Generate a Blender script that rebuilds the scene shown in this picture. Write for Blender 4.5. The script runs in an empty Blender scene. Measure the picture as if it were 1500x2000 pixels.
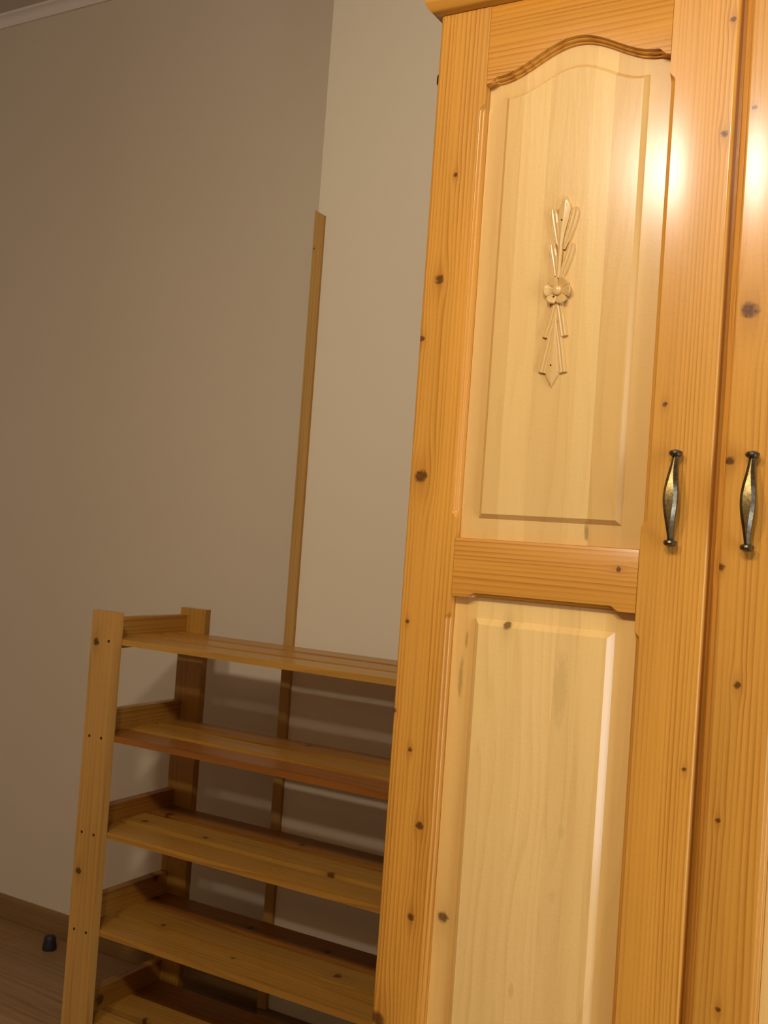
import bpy, bmesh, math, random
from mathutils import Vector, Matrix

random.seed(4)
S = bpy.context.scene
COL = S.collection

# ------------------------------------------------------------------ camera
FPX, YAW, PITCH, ROLL, CAM_H = 2043.8, -0.5207, 0.0288, 0.0708, 1.0861
fw = Vector((math.sin(YAW) * math.cos(PITCH), math.cos(YAW) * math.cos(PITCH), math.sin(PITCH)))
rt = Vector((math.cos(YAW), -math.sin(YAW), 0))
up = rt.cross(fw)
r2 = rt * math.cos(ROLL) + up * math.sin(ROLL)
u2 = up * math.cos(ROLL) - rt * math.sin(ROLL)
cd = bpy.data.cameras.new('camera')
cam = bpy.data.objects.new('camera', cd)
COL.objects.link(cam)
m = Matrix((r2, u2, -fw)).transposed().to_4x4()
m.translation = (0, 0, CAM_H)
cam.matrix_world = m
cd.sensor_fit = 'VERTICAL'
cd.sensor_height = 36
cd.sensor_width = 27
cd.lens = FPX * 36 / 2000
cd.clip_start = .02
S.camera = cam

# ------------------------------------------------------------------ world, lights, exposure
W = bpy.data.worlds.new('world')
S.world = W
W.use_nodes = True
W.node_tree.nodes['Background'].inputs[0].default_value = (.55, .65, .85, 1)
W.node_tree.nodes['Background'].inputs[1].default_value = .5
S.view_settings.view_transform = 'Standard'
S.view_settings.look = 'None'
S.view_settings.gamma = 1
S.view_settings.use_curve_mapping = False
S.view_settings.exposure = 0


def bulb(name, loc, power, color, radius):
    """A bulb in a translucent shade that opens towards the room: a soft all-round glow and a stronger open side."""
    for kind, share in (('POINT', .48), ('SPOT', .52)):
        l = bpy.data.lights.new(name, kind)
        l.energy = power * share
        l.color = color
        l.shadow_soft_size = radius
        o = bpy.data.objects.new(name, l)
        COL.objects.link(o)
        o.location = loc
        if kind == 'SPOT':
            l.spot_size = math.radians(118)
            l.spot_blend = 1
            o.rotation_euler = (Vector((-.50, 1.35, .80)) - Vector(loc)).to_track_quat('-Z', 'Y').to_euler()


WARM = (1.0, .91, .79)
# two bulbs of the ceiling lamp, just behind and above the camera
bulb('ceiling_lamp_bulb', (-.81, -.22, 2.20), 40, WARM, .08)
bulb('ceiling_lamp_bulb', (-.17, -.22, 2.22), 50, WARM, .08)
# dusk daylight through the tall narrow window in the right wall
wl = bpy.data.lights.new('window_daylight', 'AREA')
wl.shape = 'RECTANGLE'
wl.size, wl.size_y = .5, 1.75
wl.energy = 26
wl.color = (.68, .81, 1.0)
wo = bpy.data.objects.new('window_daylight', wl)
COL.objects.link(wo)
wo.location = (1.34, .62, .98)
wo.rotation_euler = Vector((-1, 0, 0)).to_track_quat('-Z', 'Y').to_euler()


# ------------------------------------------------------------------ node helpers
class N:
    def __init__(self, name):
        self.mat = bpy.data.materials.new(name)
        self.mat.use_nodes = True
        self.t = self.mat.node_tree
        self.bsdf = self.t.nodes['Principled BSDF']

    def node(self, kind, **kw):
        n = self.t.nodes.new(kind)
        for k, v in kw.items():
            setattr(n, k, v)
        return n

    def put(self, sock, v):
        if isinstance(v, bpy.types.NodeSocket):
            self.t.links.new(v, sock)
        else:
            sock.default_value = v

    def math(self, op, a, b=None, c=None, clamp=False):
        n = self.node('ShaderNodeMath', operation=op, use_clamp=clamp)
        self.put(n.inputs[0], a)
        if b is not None:
            self.put(n.inputs[1], b)
        if c is not None:
            self.put(n.inputs[2], c)
        return n.outputs[0]

    def vec(self, x, y, z):
        n = self.node('ShaderNodeCombineXYZ')
        for i, v in enumerate((x, y, z)):
            self.put(n.inputs[i], v)
        return n.outputs[0]

    def noise(self, vec, scale=1., detail=2., rough=.5):
        n = self.node('ShaderNodeTexNoise')
        self.put(n.inputs['Vector'], vec)
        n.inputs['Scale'].default_value = scale
        n.inputs['Detail'].default_value = detail
        n.inputs['Roughness'].default_value = rough
        return n.outputs[0]

    def ramp(self, fac, stops):
        n = self.node('ShaderNodeValToRGB')
        e = n.color_ramp.elements
        while len(e) < len(stops):
            e.new(.5)
        for i, (p, c) in enumerate(stops):
            e[i].position = p
            e[i].color = (*c, 1) if len(c) == 3 else c
        self.put(n.inputs[0], fac)
        return n.outputs[0]

    def mix(self, fac, a, b, mode='MIX'):
        n = self.node('ShaderNodeMix', data_type='RGBA', blend_type=mode)
        self.put(n.inputs[0], fac)
        self.put(n.inputs[6], a if isinstance(a, bpy.types.NodeSocket) else (*a, 1))
        self.put(n.inputs[7], b if isinstance(b, bpy.types.NodeSocket) else (*b, 1))
        return n.outputs[2]

    def smooth(self, v, a, b):
        n = self.node('ShaderNodeMapRange', interpolation_type='SMOOTHSTEP')
        self.put(n.inputs[0], v)
        n.inputs[1].default_value = a
        n.inputs[2].default_value = b
        return n.outputs[0]

    def bump(self, h, strength, dist=.001):
        n = self.node('ShaderNodeBump')
        n.inputs['Strength'].default_value = strength
        n.inputs['Distance'].default_value = dist
        self.put(n.inputs['Height'], h)
        self.t.links.new(n.outputs[0], self.bsdf.inputs['Normal'])


def wood(name, light, dark, axis='z', face='xz', freq=160., wander=2.2, contrast=1., knots=(), knot_color=(.075, .022, .004),
         rough=.36, coat=.6, coat_rough=.19, tone=.25, plain=0., streaks=()):
    """Straight-grained board. axis = grain direction, face = the plane the knots (u across, v along, radius) lie in."""
    k = N(name)
    tc = k.node('ShaderNodeTexCoord')
    sp = k.node('ShaderNodeSeparateXYZ')
    k.put(sp.inputs[0], tc.outputs['Object'])
    comp = {'x': sp.outputs[0], 'y': sp.outputs[1], 'z': sp.outputs[2]}
    oi = k.node('ShaderNodeObjectInfo')
    rnd = k.math('MULTIPLY', oi.outputs['Random'], 37.)
    others = [c for c in 'xyz' if c != axis]
    fu = [c for c in face if c != axis][0]
    depth = [c for c in others if c != fu][0]
    along, u, dep = comp[axis], comp[fu], comp[depth]
    defl = None
    mask = halo = core = None
    for (ku, kv, kr) in knots:
        du = k.math('MULTIPLY', k.math('SUBTRACT', u, ku), 1 / kr)
        dv = k.math('MULTIPLY', k.math('SUBTRACT', along, kv), 1 / (kr * 1.0))
        d2 = k.math('ADD', k.math('MULTIPLY', du, du), k.math('MULTIPLY', dv, dv))
        dv2 = k.math('MULTIPLY', dv, .42)
        d2s = k.math('ADD', k.math('MULTIPLY', du, du), k.math('MULTIPLY', dv2, dv2))
        g = k.math('POWER', 2.718, k.math('MULTIPLY', d2s, -.22))
        pull = k.math('MULTIPLY', k.math('MULTIPLY', g, du), -.75 * kr * freq)
        defl = pull if defl is None else k.math('ADD', defl, pull)
        wob = k.math('MULTIPLY', k.noise(k.vec(k.math('MULTIPLY', u, 1.), along, ku), .9 / kr, 3., .6), 2.4)
        dd = k.math('ADD', k.math('MULTIPLY_ADD', k.math('MULTIPLY', dv, dv), .8, k.math('MULTIPLY', k.math('MULTIPLY', du, du), .62)), wob)
        mk = k.math('SUBTRACT', 1., k.smooth(dd, 1.25, 2.6))
        ck = k.math('SUBTRACT', 1., k.smooth(dd, .95, 1.55))
        core = ck if core is None else k.math('MAXIMUM', core, ck)
        hk = k.math('POWER', 2.718, k.math('MULTIPLY', d2s, -.35))
        mask = mk if mask is None else k.math('MAXIMUM', mask, mk)
        halo = hk if halo is None else k.math('MAXIMUM', halo, hk)
    n1 = k.noise(k.vec(k.math('MULTIPLY', along, 1.1), k.math('MULTIPLY', u, 7.), k.math('ADD', rnd, k.math('MULTIPLY', dep, 5.))), 1., 2., .45)
    t = k.math('MULTIPLY_ADD', u, freq, k.math('MULTIPLY', n1, wander))
    t = k.math('ADD', t, k.math('MULTIPLY', dep, freq * .55))
    if defl is not None:
        t = k.math('ADD', t, defl)
    nv = k.noise(k.vec(k.math('MULTIPLY', along, .6), k.math('MULTIPLY', u, 26.), rnd), 1., 2.)
    t = k.math('ADD', k.math('MULTIPLY_ADD', nv, 3.2, t), rnd)
    s = k.math('FRACT', t)
    ring = k.ramp(s, [(0, (0, 0, 0)), (.35, (.08,) * 3), (.66, (.5,) * 3), (.84, (1, 1, 1)), (.95, (.55,) * 3), (1, (0, 0, 0))])
    amp = k.noise(k.vec(k.math('MULTIPLY', along, 1.7), k.math('MULTIPLY', u, 40.), k.math('ADD', rnd, 3.)), 1., 2.)
    ring = k.math('MULTIPLY', ring, k.math('MULTIPLY', k.smooth(amp, .2, .75), contrast), clamp=True)
    if plain:
        ring = k.math('MULTIPLY', ring, 1 - plain)
    fib = k.noise(k.vec(k.math('MULTIPLY', along, 14.), k.math('MULTIPLY', u, 700.), k.math('MULTIPLY', dep, 700.)), 1., 2.)
    fac = k.math('ADD', ring, k.math('MULTIPLY', k.math('SUBTRACT', fib, .5), .35), clamp=True)
    col = k.mix(fac, light, dark)
    broad = k.noise(k.vec(k.math('MULTIPLY', along, 1.6), k.math('MULTIPLY', u, 14.), k.math('ADD', rnd, 9.)), 1., 3.)
    br = k.math('MULTIPLY_ADD', k.math('SUBTRACT', broad, .5), tone * 2, 1.)
    col = k.mix(1., col, k.vec(br, br, br), 'MULTIPLY')
    for (su, sv, sw, sl, dk) in streaks:
        a = k.math('DIVIDE', k.math('SUBTRACT', u, su), sw)
        b = k.math('DIVIDE', k.math('SUBTRACT', along, sv), sl)
        w2 = k.math('MULTIPLY', k.noise(k.vec(k.math('MULTIPLY', u, 260.), k.math('MULTIPLY', along, 60.), su), 1., 3.), 2.2)
        q = k.math('ADD', k.math('ADD', k.math('MULTIPLY', a, a), k.math('MULTIPLY', b, b)), w2)
        col = k.mix(k.math('MULTIPLY', k.math('SUBTRACT', 1., k.smooth(q, 1.2, 2.4)), dk), col, tuple(c * .45 for c in dark))
    if halo is not None:
        col = k.mix(k.math('MULTIPLY', halo, .4), col, tuple(c * .8 for c in dark))
        col = k.mix(k.math('MULTIPLY', mask, .92), col, knot_color)
        col = k.mix(k.math('MULTIPLY', core, .55), col, tuple(c * .5 for c in dark))
    # slight board to board difference
    col = k.mix(1., col, oi.outputs['Color'], 'MULTIPLY')
    k.put(k.bsdf.inputs['Base Color'], col)
    k.bsdf.inputs['Roughness'].default_value = rough
    k.bsdf.inputs['Specular IOR Level'].default_value = .2
    k.bsdf.inputs['Coat Weight'].default_value = coat
    k.bsdf.inputs['Coat Roughness'].default_value = coat_rough
    peel = k.noise(k.vec(along, u, dep), 190., 2.)
    fine = k.noise(k.vec(k.math('MULTIPLY', along, 9.), k.math('MULTIPLY', u, 120.), k.math('MULTIPLY', dep, 120.)), 1., 2.)
    k.bump(k.math('MULTIPLY_ADD', fine, 1.6, k.math('MULTIPLY_ADD', ring, .7, k.math('MULTIPLY', peel, .7))), .36, .0006)
    return k.mat


def paint(name, color, rough=.85):
    k = N(name)
    tc = k.node('ShaderNodeTexCoord')
    n = k.noise(tc.outputs['Object'], 1.7, 3.)
    f = k.math('MULTIPLY_ADD', k.math('SUBTRACT', n, .5), .09, 1.)
    k.put(k.bsdf.inputs['Base Color'], k.mix(1., color, k.vec(f, f, f), 'MULTIPLY'))
    k.bsdf.inputs['Roughness'].default_value = rough
    k.bsdf.inputs['Specular IOR Level'].default_value = .25
    k.bump(k.noise(tc.outputs['Object'], 120., 3.), .12, .002)
    return k.mat


def metal(name, color, rough, spots=None):
    k = N(name)
    tc = k.node('ShaderNodeTexCoord')
    n = k.noise(tc.outputs['Object'], 260., 3.)
    k.put(k.bsdf.inputs['Base Color'], k.mix(k.smooth(n, .35, .75), color, spots or tuple(c * .6 for c in color)))
    k.bsdf.inputs['Metallic'].default_value = .9
    k.bsdf.inputs['Roughness'].default_value = rough
    return k.mat


def plain_mat(name, color, rough=.5):
    k = N(name)
    tc = k.node('ShaderNodeTexCoord')
    n = k.noise(tc.outputs['Object'], 90., 2.)
    f = k.math('MULTIPLY_ADD', k.math('SUBTRACT', n, .5), .3, 1.)
    k.put(k.bsdf.inputs['Base Color'], k.mix(1., color, k.vec(f, f, f), 'MULTIPLY'))
    k.bsdf.inputs['Roughness'].default_value = rough
    return k.mat


# ------------------------------------------------------------------ mesh helpers
def finish(name, bm, mat, parent=None, angle=35, off=(0, 0, 0), bevel=0, tint=None):
    """One mesh object from bm. bm is in world metres; off is the object's base, taken off the vertices."""
    if bevel:
        es = [e for e in bm.edges if len(e.link_faces) == 2 and e.calc_face_angle(0) > .5]
        bmesh.ops.bevel(bm, geom=es, offset=bevel, segments=2, profile=.6, affect='EDGES')
    bmesh.ops.remove_doubles(bm, verts=bm.verts, dist=1e-6)
    bmesh.ops.recalc_face_normals(bm, faces=bm.faces)
    bmesh.ops.translate(bm, verts=bm.verts, vec=-Vector(off))
    me = bpy.data.meshes.new(name)
    bm.to_mesh(me)
    bm.free()
    for p in me.polygons:
        p.use_smooth = True
    me.set_sharp_from_angle(angle=math.radians(angle))
    for mm in (mat if isinstance(mat, (list, tuple)) else [mat]):
        me.materials.append(mm)
    o = bpy.data.objects.new(name, me)
    COL.objects.link(o)
    if parent is not None:
        o.parent = parent
    else:
        o.location = off
    if tint:
        o.color = (*tint, 1)
    return o


def box(bm, x0, x1, y0, y1, z0, z1):
    v = [bm.verts.new((x, y, z)) for x in (x0, x1) for y in (y0, y1) for z in (z0, z1)]
    for f in ((0, 1, 3, 2), (4, 6, 7, 5), (0, 4, 5, 1), (2, 3, 7, 6), (0, 2, 6, 4), (1, 5, 7, 3)):
        bm.faces.new([v[i] for i in f])


def boxobj(name, b, mat, parent=None, off=(0, 0, 0), bevel=0, tint=None):
    bm = bmesh.new()
    box(bm, *b)
    return finish(name, bm, mat, parent, off=off, bevel=bevel, tint=tint)


def loft(bm, sections, caps=True, closed=True, mat=0):
    rows = [[bm.verts.new(p) for p in s] for s in sections]
    n = len(rows[0])
    for a, b in zip(rows, rows[1:]):
        for i in range(n if closed else n - 1):
            j = (i + 1) % n
            f = bm.faces.new((a[i], a[j], b[j], b[i]))
            f.material_index = mat
    if caps and closed:
        for r in (rows[0], rows[-1]):
            try:
                bm.faces.new(r).material_index = mat
            except ValueError:
                pass


def lathe(bm, prof, centre, axis='z', seg=16, mat=0):
    secs = []
    for r, h in prof:
        ring = []
        for i in range(seg):
            a = 2 * math.pi * i / seg
            c, s = r * math.cos(a), r * math.sin(a)
            p = {'z': (c, s, h), 'y': (c, h, s), 'x': (h, c, s)}[axis]
            ring.append(Vector(centre) + Vector(p))
        secs.append(ring)
    loft(bm, secs, mat=mat)


def empty(name, loc, label=None, cat=None, parent=None):
    o = bpy.data.objects.new(name, None)
    COL.objects.link(o)
    o.empty_display_size = .05
    if parent is not None:
        o.parent = parent
    o.location = loc
    if label:
        o['label'] = label
        o['category'] = cat
    return o


def struct(o):
    o['kind'] = 'structure'
    return o


# ------------------------------------------------------------------ the room
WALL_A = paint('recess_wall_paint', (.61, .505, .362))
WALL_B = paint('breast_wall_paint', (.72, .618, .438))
WALL_C = paint('room_wall_paint', (.62, .54, .43))
CEIL = paint('ceiling_paint', (.55, .47, .39))
COVE = paint('cove_paint', (.72, .61, .52))
YW, YB, XC = 2.014, 1.904, -1.3135          # recessed wall, protruding wall, outside corner
XL, XR, YN, ZC = -3.4, 1.35, -2.4, 2.53

LAM = wood('laminate_oak', (.30, .165, .065), (.17, .082, .028), axis='x', face='xy', freq=55, wander=5, contrast=.75, rough=.42, coat=.25,
           coat_rough=.3, tone=.3)
SKIRT = wood('skirting_oak', (.22, .115, .035), (.13, .06, .018), axis='x', face='xz', freq=90, wander=4, contrast=.7, rough=.45, coat=.2,
             coat_rough=.3, tone=.3)

floor = struct(boxobj('floor', (XL, XR, YN, YW, -.06, -.009), plain_mat('floor_base', (.05, .03, .02), .8)))
bm = bmesh.new()
PL, PW = 1.28, .19
box(bm, -PL / 2 + .0004, PL / 2 - .0004, -PW / 2 + .0004, PW / 2 - .0004, -.009, 0)
plank = finish('plank', bm, LAM, floor, bevel=.0007)
first = True
row = 0
y = YW - PW / 2 - .002
while y > YN:
    x = XL + PL / 2 - (row * .43) % PL
    while x < XR + PL / 2:
        c = plank if first else plank.copy()
        if not first:
            COL.objects.link(c)
        first = False
        lo, hi = max(x - PL / 2, XL), min(x + PL / 2, XR)
        c.location = ((lo + hi) / 2, y, 0)
        c.scale = ((hi - lo) / PL, 1, 1)
        g = random.uniform(.86, 1.1)
        c.color = (g, g, g, 1)
        x += PL
    y -= PW
    row += 1

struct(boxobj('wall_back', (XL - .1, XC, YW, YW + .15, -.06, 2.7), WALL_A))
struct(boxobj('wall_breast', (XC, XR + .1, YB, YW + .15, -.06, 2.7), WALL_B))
struct(boxobj('wall_left', (XL - .1, XL, YN - .1, YW, -.06, 2.7), WALL_C))
struct(boxobj('wall_front', (XL - .1, XR + .1, YN - .1, YN, -.06, 2.7), WALL_C))
struct(boxobj('ceiling', (XL, XR, YN, YW, ZC, ZC + .1), CEIL))
# right wall with a window opening
bm = bmesh.new()
WY0, WY1, WZ0, WZ1 = .31, .93, .05, 1.92
box(bm, XR, XR + .1, YN, WY0, -.06, 2.7)
box(bm, XR, XR + .1, WY1, YB, -.06, 2.7)
box(bm, XR, XR + .1, WY0, WY1, -.06, WZ0)
box(bm, XR, XR + .1, WY0, WY1, WZ1, 2.7)
struct(finish('wall_right', bm, WALL_C))
bm = bmesh.new()
for b in ((WY0, WY0 + .06, WZ0, WZ1), (WY1 - .06, WY1, WZ0, WZ1), (WY0, WY1, WZ0, WZ0 + .06), (WY0, WY1, WZ1 - .06, WZ1)):
    box(bm, XR + .02, XR + .07, *b)
struct(finish('window_1', bm, plain_mat('window_white', (.8, .8, .8), .4)))

# cove moulding under the ceiling, skirting boards
bm = bmesh.new()
prof = [(YW, 2.5), (YW - .006, 2.5)] + [(YW - .006 - .020 * (1 - math.cos(a)), 2.502 + .022 * math.sin(a)) for a in (.3, .7, 1.1, math.pi / 2)] + [(YW - .028, ZC), (YW, ZC)]
loft(bm, [[(x, p[0], p[1]) for p in prof] for x in (XL, XC)])
struct(finish('trim_1', bm, COVE))


def skirting(name, x0, x1, y):
    bm = bmesh.new()
    prof = [(y, 0), (y - .012, 0), (y - .012, .054), (y - .010, .060), (y - .006, .0625), (y, .0625)]
    loft(bm, [[(x, p[0], p[1]) for p in prof] for x in (x0, x1)])
    struct(finish(name, bm, SKIRT))


skirting('baseboard_back', XL, XC, YW)
skirting('baseboard_breast', XC, XR, YB)

# pine strip covering the outside corner of the wall
GUARD = wood('corner_strip_pine', (.47, .265, .07), (.32, .16, .033), axis='z', face='xz', freq=150, knots=[(-1.3105, 1.722, .0016)], tone=.3, rough=.5,
             coat=.15, contrast=.7)
bm = bmesh.new()
zt0, zt1 = 1.8085, 1.7955
loop = lambda z0, z1: [(-1.3165, YB - .009, z0), (-1.3150, YB - .0105, z0), (-1.305, YB - .0112, (z0 + z1) / 2), (-1.2945, YB - .0105, z1),
                       (-1.2925, YB - .008, z1), (-1.2925, YB - .0003, z1), (-1.3165, YB - .0003, z0)]
loft(bm, [loop(.0628, .0628), loop(zt0, zt1)])
g = finish('corner_strip', bm, GUARD, off=(0, 0, 0))
g['label'] = 'narrow bare pine strip running up the wall corner behind the shoe rack'
g['category'] = 'wooden strip'

# ------------------------------------------------------------------ wardrobe
YF = 1.354                                     # front face of the doors
DT = .022
WB = Vector((-.299, YF + .02, 0))
wr = empty('wardrobe', WB, 'tall two-door honey pine wardrobe with arched pale panels and antique brass handles', 'wardrobe')
PINE_L, PINE_D = (.68, .310, .042), (.43, .150, .014)
PAN_L, PAN_D = (.77, .485, .165), (.69, .40, .115)


def wk(lst):
    return [(x - WB.x, z, r) for x, z, r in lst]


ST_L = wood('pine_stile_hinge_side', PINE_L, PINE_D, freq=150, contrast=1.05, knots=wk([(-.696, 1.631, .0032), (-.711, 1.477, .0065), (-.733, 1.390, .004), (-.7187, 1.187, .0085),
            (-.7239, .9735, .0028), (-.7355, .842, .003), (-.705, .789, .0034), (-.6815, .684, .0052), (-.6845, .5535, .005), (-.727, .397, .010)]), wander=2.6)
ST_R = wood('pine_stile_handle_side', PINE_L, PINE_D, freq=170, contrast=1.0, knots=wk([(-.3107, 1.79, .0035), (-.3127, 1.641, .0042), (-.367, 1.291, .003), (-.314, .8264, .0025)]), wander=2.2)
ST_2 = wood('pine_stile_second_door', PINE_L, PINE_D, freq=135, contrast=1.0, knots=wk([(-.2677, 1.410, .0095), (-.277, 1.670, .003), (-.2813, 1.219, .005), (-.284, 1.0846, .0045),
            (-.2555, .9405, .0042), (-.269, .771, .003), (-.255, .543, .003)]), wander=3.5)
RAIL = wood('pine_rail', PINE_L, PINE_D, axis='x', face='xz', freq=140, contrast=1.15, knots=[(1.0723, -.4148 - WB.x, .0032)], wander=2.2)
PINE = wood('pine_carcass', PINE_L, PINE_D, freq=150)
PINE_X = wood('pine_cornice', (.62, .28, .036), (.44, .165, .018), axis='x', face='xz', freq=110, contrast=.7)
PAN_U = wood('pale_panel_upper', PAN_L, PAN_D, freq=24, wander=11, contrast=.55, tone=.08, streaks=[(-.4675 - WB.x, 1.121, .004, .014, .8)])
PAN_W = wood('pale_panel_lower', (.87, .56, .195), PAN_D, freq=18, wander=13, contrast=.5, tone=.08,
             knots=wk([(-.571, .982, .0055), (-.642, .5585, .0075)]), knot_color=(.11, .05, .018),
             streaks=[(-.487 - WB.x, .905, .010, .055, .22), (-.640 - WB.x, .90, .004, .03, .5), (-.634 - WB.x, .955, .003, .012, .5),
                      (-.4787 - WB.x, .627, .006, .01, .12), (-.4725 - WB.x, .715, .006, .01, .12), (-.529 - WB.x, .4878, .004, .012, .22)])

boxobj('side_panel', (-.7365, -.7165, YF + DT + .001, 1.885, .0, 1.875), PINE, wr, WB, .001)
boxobj('side_panel', (.1185, .1385, YF + DT + .001, 1.885, .0, 1.875), PINE, wr, WB, .001)
boxobj('back_panel', (-.7165, .1185, 1.878, 1.884, .02, 1.875), PINE, wr, WB)
boxobj('plinth', (-.7165, .1185, YF + DT + .004, YF + DT + .022, 0, .095), PINE_X, wr, WB, .001)
boxobj('bottom_board', (-.7165, .1185, YF + DT + .0225, 1.8775, .075, .095), PINE, wr, WB)
boxobj('centre_post', (-.319, -.279, YF + DT + .001, YF + DT + .035, .096, 1.874), PINE, wr, WB)

# cornice: overhanging board with a rounded lower edge, front and both ends
bm = bmesh.new()
secs = []
zc0 = 1.8755
for dz, ov in [(0, 0), (0, .002)] + [(.020 * (1 - math.cos(a)), .002 + .018 * math.sin(a)) for a in [math.pi / 2 * i / 7 for i in range(1, 8)]] + [(.052, .020), (.056, .017), (.056, 0)]:
    x0, x1, y0, y1 = -.7375 - ov, .1395 + ov, YF + .001 - ov, 1.885
    secs.append([(x0, y0, zc0 + dz), (x1, y0, zc0 + dz), (x1, y1, zc0 + dz), (x0, y1, zc0 + dz)])
loft(bm, secs)
finish('cornice', bm, PINE_X, wr, 40, WB)

# small dark hinge barrel showing at the left edge of the left door
bm = bmesh.new()
lathe(bm, [(.0005, -.009), (.003, -.008), (.0042, -.005), (.0042, .005), (.003, .008), (.0005, .009)], (-.7400, YF + .012, 1.7842), 'z', 12)
DARKM = metal('dark_hinge_metal', (.06, .04, .025), .4)
finish('hinge', bm, DARKM, wr, 40, WB)

PROF = [(1, 0), (1, .16), (.80, .20), (.66, .34), (.60, .55), (.42, .58), (.22, .66), (.08, .84), (0, 1)]


def sstep(t):
    t = max(0., min(1., t))
    return t * t * (3 - 2 * t)


def window(v, a, b, w=.012):
    return sstep((v - a) / w) * sstep((b - v) / w)


PROF_R = [(1, 0), (1, .10), (.93, .15), (.90, .36), (.58, .39), (.42, .47), (.40, .62), (.38, .72), (.05, .76), (0, 1)]


def edge_pts(s, w=.0078, d=.0105, prof=PROF):
    s = max(s, .02)
    return [(a * w * s, b * d * s) for a, b in prof]


def zsamples(z0, z1, marks, w=.012):
    zs = {z0, z1}
    for mk in marks:
        for i in range(9):
            for sgn in (1,):
                zs.add(mk + w * i / 8)
    return sorted(z for z in zs if z0 <= z <= z1)


XI0, XI1 = -.6565, -.3885                      # opening between the stiles
XM = (XI0 + XI1) / 2
ZTOP, ZBOT = 1.8745, .10


def arch(x):                                   # lower edge of the top rail
    d = abs(x - XM)
    return 1.7590 + .0385 * (.5 + .5 * math.cos(math.pi * min(d, .118) / .118)) + (.003 if d < .118 else .003 * max(0, 1 - (d - .118) / .016))


def field_top(x):
    d = abs(x - XM)
    return 1.7340 + .0300 * (.5 + .5 * math.cos(math.pi * min(d, .096) / .096)) + .0015


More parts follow.
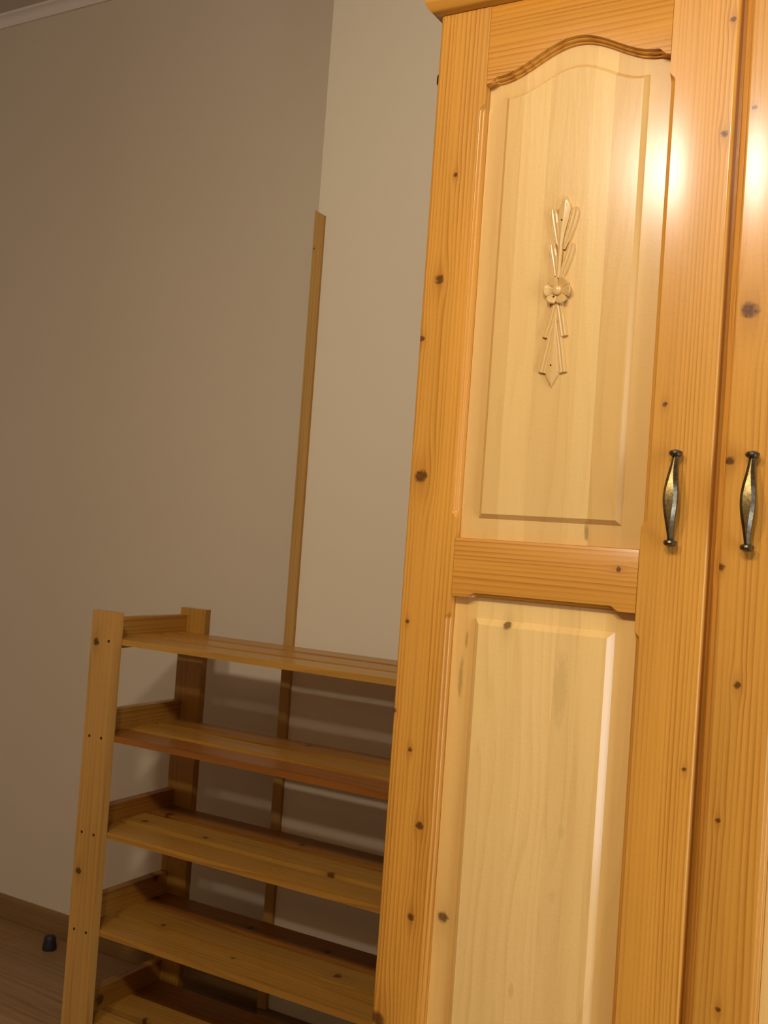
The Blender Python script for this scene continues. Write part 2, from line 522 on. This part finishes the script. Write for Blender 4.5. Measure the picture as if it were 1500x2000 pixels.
def make_door(mirror, stile_near, stile_far):
    """mirror builds the second door as the mirror image of the first."""
    fx = (lambda x: -.5985 - x) if mirror else (lambda x: x)
    F = lambda p: (fx(p[0]), p[1], p[2])
    d = empty('door', (0, 0, 0), parent=wr)
    off = WB
    yb = YF + DT

    def stile(x_out, x_in, mat, r, openings, lip=False):
        sg = 1 if x_in > x_out else -1
        zs = zsamples(ZBOT, ZTOP, [v for o in openings for v in (o[0], o[1] - .012)])
        bm = bmesh.new()
        secs = []
        for z in zs:
            s = max(window(z, a, b) for a, b in openings)
            L = [(x_out, yb)]
            if lip:
                L = [(x_out, yb), (x_out, YF + .0170), (x_out - .001, YF + .0160), (x_out - .0095, YF + .0160)]
            for i in range(6):
                a = math.pi / 2 * i / 5
                L.append((x_out + sg * (r * (1 - math.cos(a)) + (.0095 if lip else 0)), YF + r * (1 - math.sin(a))))
            for a, b in edge_pts(s):
                L.append((x_in - sg * a, YF + b))
            L.append((x_in, yb))
            secs.append([F((x, y, z)) for x, y in L])
        loft(bm, secs)
        return finish('stile', bm, mat, d, 50, off)

    ops = [(.26, .9955), (1.1265, 1.7345)]
    stile(-.7375, XI0, stile_near, .004, ops)
    stile(-.3020, XI1, stile_far, .004, ops, mirror)

    def rail(zlow, ztop, xs, sfun):
        bm = bmesh.new()
        secs = []
        for x in xs:
            s = sfun(x)
            zl = zlow(x)
            L = [(yb, ztop), (YF + .0008, ztop), (YF + .0003, ztop - .0008)]
            for a, b in edge_pts(s, .0068, .0150, PROF_R):
                L.append((YF + .0003 + b, zl + a))
            L.append((yb, zl))
            secs.append([F((x, y, z)) for y, z in L])
        loft(bm, secs)
        return finish('rail', bm, RAIL, d, 50, off, tint=(.97, .93, .85))

    e = .0006
    xs = sorted(set([XI0 + e + (XI1 - XI0 - 2 * e) * i / 60 for i in range(61)] + [XM + sg * (.1165 + .012 * i / 8) for sg in (-1, 1) for i in range(9)]))
    rail(arch, ZTOP, xs, lambda x: sstep((.1285 - abs(x - XM)) / .012))
    xs2 = sorted(set([XI0 + e, XI1 - e] + [XI0 + .022 + .014 * i / 8 for i in range(9)] + [XI1 - .022 - .014 * i / 8 for i in range(9)]))
    rail(lambda x: 1.0168, 1.1000, xs2, lambda x: sstep((x - XI0 - .022) / .014) * sstep((XI1 - .022 - x) / .014))
    rail(lambda x: ZBOT, .205, [XI0 + e, XI1 - e], lambda x: 0)

    # raised panels, glued up from upright staves
    YM, HGT = YF + .0155, .0075

    def panel(cuts, z0, z1, fb, ft, xl, xr, w, mat, tints):
        bounds = cuts
        for (xa, xb), tint in zip(zip(bounds, bounds[1:]), tints):
            xs = {xa, xb}
            for v in (xl - w, xl, xr, xr + w):
                if xa < v < xb:
                    xs.add(v)
            n = max(2, int((xb - xa) / .006))
            for i in range(1, n):
                v = xa + (xb - xa) * i / n
                if all(abs(v - q) > .0015 for q in xs):
                    xs.add(v)
            xs = sorted(xs)
            bm = bmesh.new()
            front, back = [], []
            for x in xs:
                hx = max(0., min(1., (x - (xl - w)) / w, ((xr + w) - x) / w))
                t = ft(x)
                zrow = [z0, fb - w, fb - w + w * hx, fb, fb + (t - fb) * .5, t, t + w - w * hx, t + w, z1]
                fr, bk = [], []
                for z in zrow:
                    hz = max(0., min(1., (z - (fb - w)) / w, ((t + w) - z) / w))
                    h = min(hx, hz)
                    fr.append(bm.verts.new(F((x, YM - HGT * h, z))))
                    bk.append(bm.verts.new(F((x, YM + .005, z))))
                front.append(fr)
                back.append(bk)
            nz = len(front[0])
            for i in range(len(xs) - 1):
                for j in range(nz - 1):
                    for g in (front, back):
                        q = [g[i][j], g[i + 1][j], g[i + 1][j + 1], g[i][j + 1]]
                        if len({tuple(v.co) for v in q}) >= 3:
                            bm.faces.new(q)
            for j in range(nz - 1):
                for i in (0, len(xs) - 1):
                    bm.faces.new((front[i][j], front[i][j + 1], back[i][j + 1], back[i][j]))
            for i in range(len(xs) - 1):
                for j in (0, nz - 1):
                    bm.faces.new((front[i][j], front[i + 1][j], back[i + 1][j], back[i][j]))
            bmesh.ops.remove_doubles(bm, verts=bm.verts, dist=1e-5)
            bmesh.ops.dissolve_degenerate(bm, edges=bm.edges, dist=1e-6)
            finish('panel_stave', bm, mat, d, 22, off, tint=tint)

    pl, pr = XI0 + .0004, XI1 - .0004
    panel([pl, -.598, -.5575, -.494, -.4648, -.428, pr], 1.1004, 1.83, 1.1368, field_top, -.6215, -.4255, .0068, PAN_U,
          [(.95, .92, .85), (1.03, 1.04, 1.04), (.98, .97, .94), (1.05, 1.07, 1.08), (.90, .84, .74), (.95, .92, .86)])
    panel([pl, -.620, -.548, -.4975, -.4655, -.432, pr], .2054, 1.025, .235, lambda x: .9795, -.6140, -.4270, .0088, PAN_W,
          [(.96, .88, .72), (1.02, 1.02, .98), (1.04, 1.04, 1.04), (.99, .98, .95), (1.02, 1.01, .98), (.98, .95, .88)])

    # bow handle with two flattened knobs
    hx = -.3465
    zt, zb = 1.2262, 1.1112
    bm = bmesh.new()
    for z in (zt, zb):
        lathe(bm, [(.0045, 0), (.0040, -.0075)], (hx, YF, z), 'y', 14)
        lathe(bm, [(.0005, -.0052), (.0045, -.0048), (.0078, -.0028), (.0090, 0), (.0080, .0026), (.0050, .0044), (.0005, .0050)], (hx, YF - .0105, z), 'z', 18)
    secs, n = [], 28
    for i in range(n + 1):
        t = i / n
        z = zt - .003 + (zb - zt + .006) * t
        bow = math.sin(math.pi * t)
        yy = YF - .0105 - .0135 * bow ** .9
        hw = .0040 + .0058 * bow ** 2
        hd = .0036 + .0026 * bow ** 2
        fl = .10 + .42 * bow ** 2                          # flat worn front facet
        ring = [(hw * fl, -hd), (hw * .92, -hd * .35), (hw, hd * .25), (hw * .55, hd), (-hw * .55, hd), (-hw, hd * .25), (-hw * .92, -hd * .35), (-hw * fl, -hd)]
        secs.append([(hx + a, yy + b, z) for a, b in ring])
    rows = [[bm.verts.new(p) for p in s] for s in secs]
    for a, b in zip(rows, rows[1:]):
        for i in range(8):
            f = bm.faces.new((a[i], a[(i + 1) % 8], b[(i + 1) % 8], b[i]))
            f.material_index = 1 if i == 7 else 0
    bm.faces.new(rows[0])
    bm.faces.new(rows[-1])
    if mirror:
        for v in bm.verts:
            v.co.x = fx(v.co.x)
    h = finish('handle', bm, [BRASS_D, BRASS_L], d, 28, off)
    h['label'] = 'antique brass bow handle with two flattened knobs'
    return d


BRASS_D = metal('antique_brass_dark', (.16, .125, .07), .26, (.08, .063, .04))
BRASS_L = metal('antique_brass_worn', (.42, .30, .11), .42, (.22, .15, .05))
door_a = make_door(False, ST_L, ST_R)
door_b = make_door(True, ST_L, ST_2)


# carved ornament glued on the upper panel; points are measured in a 4.76x view of the photograph, mapped to metres on the panel
def om(cx, cy):
    return (-.620849 + .000158 * cx + .00001 * cy, 1.606133 - .000009 * cx - .000151 * cy)


CARVE = wood('carved_ornament_wood', (.70, .44, .15), (.58, .32, .09), freq=60, wander=4, contrast=.4, tone=.08)
YO = YF + .0155 - .0075


def leaf(bm, pts, h, grooves=2, ridge=.0, base=0.):
    """pts: (cx, cy, half width in view pixels) along the leaf; convex section with lengthwise grooves."""
    secs = []
    P = []
    for (a, b) in zip(pts, pts[1:]):
        for i in range(5):
            t = i / 5
            P.append(tuple(a[q] + (b[q] - a[q]) * t for q in range(3)))
    P.append(pts[-1])
    m_ = 10
    for i, (cx, cy, hw) in enumerate(P):
        x, z = om(cx, cy)
        w = max(hw, 1.5) * .000158
        a = P[max(i - 1, 0)]
        b = P[min(i + 1, len(P) - 1)]
        (xa, za), (xb, zb_) = om(a[0], a[1]), om(b[0], b[1])
        T = Vector((xb - xa, zb_ - za)).normalized()
        nx, nz = T.y, -T.x
        hh = h * min(1., .45 + hw / 40)
        ring = [(x - nx * w, YO + .0004, z - nz * w)]
        for j in range(m_ + 1):
            u = -1 + 2 * j / m_
            bulge = (1 - u ** 10) ** .5 if abs(u) < 1 else 0
            gr = .22 * (.5 + .5 * math.cos(math.pi * 3 * u)) * (1 if abs(u) < .99 else 0) if grooves else 0
            y_ = YO - base - hh * (.35 + .65 * bulge) * (1 - gr * .75) - ridge * (1 - abs(u)) * h
            ring.append((x + nx * w * u, y_, z + nz * w * u))
        ring.append((x + nx * w, YO + .0004, z + nz * w))
        secs.append(ring)
    loft(bm, secs)


bm = bmesh.new()
H = .0052
leaf(bm, [(616, 115, 1), (600, 170, 38), (594, 235, 66), (582, 330, 58), (566, 450, 36), (555, 560, 26), (545, 700, 24), (530, 880, 26)], H * .8, 0, .35)
leaf(bm, [(488, 240, 32), (494, 300, 42), (508, 400, 38), (528, 520, 30), (545, 600, 14)], H, 1)
leaf(bm, [(698, 220, 24), (688, 270, 42), (660, 380, 42), (622, 500, 34), (586, 610, 14)], H, 1)
leaf(bm, [(478, 570, 32), (484, 630, 42), (500, 720, 36), (518, 860, 26)], H, 1)
leaf(bm, [(660, 556, 26), (650, 600, 40), (620, 700, 40), (585, 800, 34), (560, 880, 22)], H, 1)
leaf(bm, [(512, 1120, 36), (462, 1320, 42), (418, 1436, 38)], H, 1)
leaf(bm, [(538, 1110, 36), (562, 1270, 40), (582, 1416, 40)], H, 1)
leaf(bm, [(502, 1260, 20), (444, 1520, 42), (386, 1762, 42)], H * .9, 1)
leaf(bm, [(522, 1300, 20), (548, 1500, 38), (574, 1750, 38)], H * .9, 1)
leaf(bm, [(512, 1140, 18), (498, 1400, 28), (484, 1600, 62), (476, 1740, 78), (470, 1800, 52), (467, 1890, 1)], H * .75, 0, .25)
# six-petalled flower
fxc, fzc = om(532, 1000)
RF = .0205
for i in range(6):
    a0 = math.radians(60 * i + 32)
    secs = []
    for q in range(10):
        f = q / 9
        rr = .004 + (RF - .004) * f
        half = math.radians(29.3) * (1 if q < 7 else [.97, .86, .60][q - 7])
        lift = .0050 + .0065 * f - (.0018 if q == 9 else 0)      # a shallow dish rising to the rim
        ring = []
        for j in range(9):
            u = -1 + 2 * j / 8
            a = a0 + half * u
            rj = rr * (1 - .07 * abs(u) ** 2 * f)
            ring.append((fxc + rj * math.sin(a), YO - lift + .0024 * abs(u) ** 3 * f, fzc + rj * math.cos(a)))
        last = ring[-1]
        ring = [(ring[0][0], YO - .0015, ring[0][2])] + ring + [(last[0], YO - .0015, last[2])]
        secs.append(ring)
    loft(bm, secs)
lathe(bm, [(.0150, 0), (.0150, -.0040), (.010, -.0045)], (fxc, YO + .0004, fzc), 'y', 24)
lathe(bm, [(.0068, -.003), (.0068, -.0085), (.0060, -.0100), (.0038, -.0108), (.0005, -.0110)], (fxc, YO, fzc), 'y', 20)
finish('carved_ornament', bm, CARVE, door_a, 32, WB, tint=(1, .98, .95))
# three small brad heads
for c, dep in (((570, 340), .0056), ((502, 1058), .0085), ((470, 1690), .0048)):
    x, z = om(*c)
    bm = bmesh.new()
    lathe(bm, [(.0012, .002), (.0012, -.0006), (.0004, -.0008)], (x, YO - dep, z), 'y', 8)
    finish('brad', bm, DARKM, door_a, 40, WB)

# ------------------------------------------------------------------ shoe rack
RB = Vector((-1.166, 1.723, 0))
rack = empty('shoe_rack', RB, 'pine shoe rack with five slatted shelves standing between wall and wardrobe', 'shoe rack')
RL, RD = (.41, .20, .030), (.27, .11, .013)
LEG = wood('rack_leg_pine', (.47, .24, .052), (.34, .15, .024), freq=70, wander=6, contrast=.8, rough=.42, coat=.35, coat_rough=.25,
           knots=[(-1.5607 - RB.x, .842, .0068), (-1.5605 - RB.x, .377, .0068)], knot_color=(.010, .005, .003))
LEG_P = wood('rack_leg_pine_clear', RL, RD, freq=80, wander=6, contrast=.8, rough=.42, coat=.35, coat_rough=.25)
SIDE = wood('rack_side_rail_pine', RL, RD, axis='y', face='yz', freq=90, wander=6, contrast=1., rough=.42, coat=.35, coat_rough=.25,
            knots=[(.0899, 1.6646 - RB.y, .010), (.3083, 1.812 - RB.y, .008)])
LX0, LX1 = -1.5755, -1.5035
RX0, RX1 = -.8265, -.7545
FY0, FY1, BY0, BY1 = 1.5795, 1.5965, 1.8515, 1.8695
SC = metal('screw_head_metal', (.12, .09, .06), .4)
ZS = [.8515, .6555, .461, .2655, .070]
for i, (x0, x1, y0, y1) in enumerate(((LX0, LX1 - .003, FY0, FY1), (LX0, LX1, BY0, BY1), (RX0, RX1, FY0, FY1), (RX0, RX1, BY0, BY1))):
    leg = boxobj('leg', (x0, x1, y0, y1, 0, .906), LEG if i == 0 else LEG_P, rack, RB, .0022)
    if i == 0:
        for zs in ZS:
            for xx in (-1.5590, -1.5262):
                if zs > .8 and xx < -1.55:
                    continue
                bm = bmesh.new()
                lathe(bm, [(.0030, 0), (.0028, -.0006), (.0012, -.0003), (.0004, .0002)], (xx, FY0, zs - .005), 'y', 10)
                finish('screw', bm, SC, leg, 40, RB)
RZ = [(.826, .8905), (.6345, .698), (.4385, .498), (.250, .313), (.053, .1155)]
for (x0, x1) in ((LX0 + .0003, -1.5550), (-.7750, RX1 - .0003)):
    for i, (z0, z1) in enumerate(RZ):
        boxobj('side_rail', (x0, x1, FY1 + .0003, BY0 - .0003, z0, z1), SIDE, rack, RB, .0015, tint=[(1, 1, 1), (.95, .95, .95), (.8, .66, .6), (1, .95, .9), (.9, .8, .75)][i])
SX0, SX1 = -1.5547, -.7753
SXM = (SX0 + SX1) / 2
ROWS = [(1.5975, 1.6680), (1.6900, 1.7600), (1.7815, 1.8512)]
TS = .0122
slat_mesh = {}
KN = {(2, 1): [(1.711, -1.510, .007), (1.707, -1.342, .0065), (1.6885, -1.029, .008)], (2, 2): [(1.803, -1.170, .007), (1.79, -1.51, .009)],
      (3, 1): [(1.701, -1.429, .006), (1.718, -1.0137, .0075)], (3, 2): [(1.8045, -1.283, .007), (1.802, -1.0907, .007), (1.81, -1.548, .007)],
      (3, 0): [(1.658, -1.2155, .004)], (4, 1): [(1.690, -1.451, .006)], (1, 1): [(1.76, -1.25, .004)], (1, 2): [(1.83, -1.19, .007)], (0, 0): [(1.61, -1.46, .004)]}
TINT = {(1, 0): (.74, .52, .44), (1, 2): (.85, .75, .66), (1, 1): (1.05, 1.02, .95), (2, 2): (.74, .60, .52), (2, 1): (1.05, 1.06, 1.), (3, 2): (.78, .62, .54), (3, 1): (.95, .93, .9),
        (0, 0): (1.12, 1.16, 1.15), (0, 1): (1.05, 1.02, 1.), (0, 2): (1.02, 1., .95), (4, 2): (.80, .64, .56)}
SLAT_PLAIN = None
for si, zt in enumerate(ZS):
    for ri, (y0, y1) in enumerate(ROWS):
        ym = (y0 + y1) / 2
        kn = KN.get((si, ri))
        if kn or SLAT_PLAIN is None:
            mt = wood('rack_slat_pine', RL, RD, axis='x', face='xy', freq=75, wander=6, contrast=.9, rough=.42, coat=.4, coat_rough=.24,
                      knots=[(ky - ym, kx - SXM, kr) for ky, kx, kr in (kn or [])])
            if not kn:
                SLAT_PLAIN = mt
        else:
            mt = SLAT_PLAIN
        bm = bmesh.new()
        box(bm, SX0, SX1, y0, y1, zt - TS, zt)
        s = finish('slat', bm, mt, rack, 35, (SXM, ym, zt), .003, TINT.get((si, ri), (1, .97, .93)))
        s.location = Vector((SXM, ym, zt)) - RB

# ------------------------------------------------------------------ black cap on the floor
CAPM = plain_mat('black_rubber', (.012, .011, .012), .55)
CB = Vector((-1.997, 1.942, 0))
bm = bmesh.new()
lathe(bm, [(.0005, .0), (.0150, 0), (.0172, .0012), (.0176, .004), (.0165, .012), (.0150, .024), (.0138, .0305), (.0118, .0338), (.0080, .0350), (.0005, .0352)], CB, 'z', 28)
c = finish('rubber_foot_cap', bm, CAPM, None, 40, CB)
c['label'] = 'small black rubber furniture foot cap lying on the floor by the skirting board'
c['category'] = 'rubber cap'
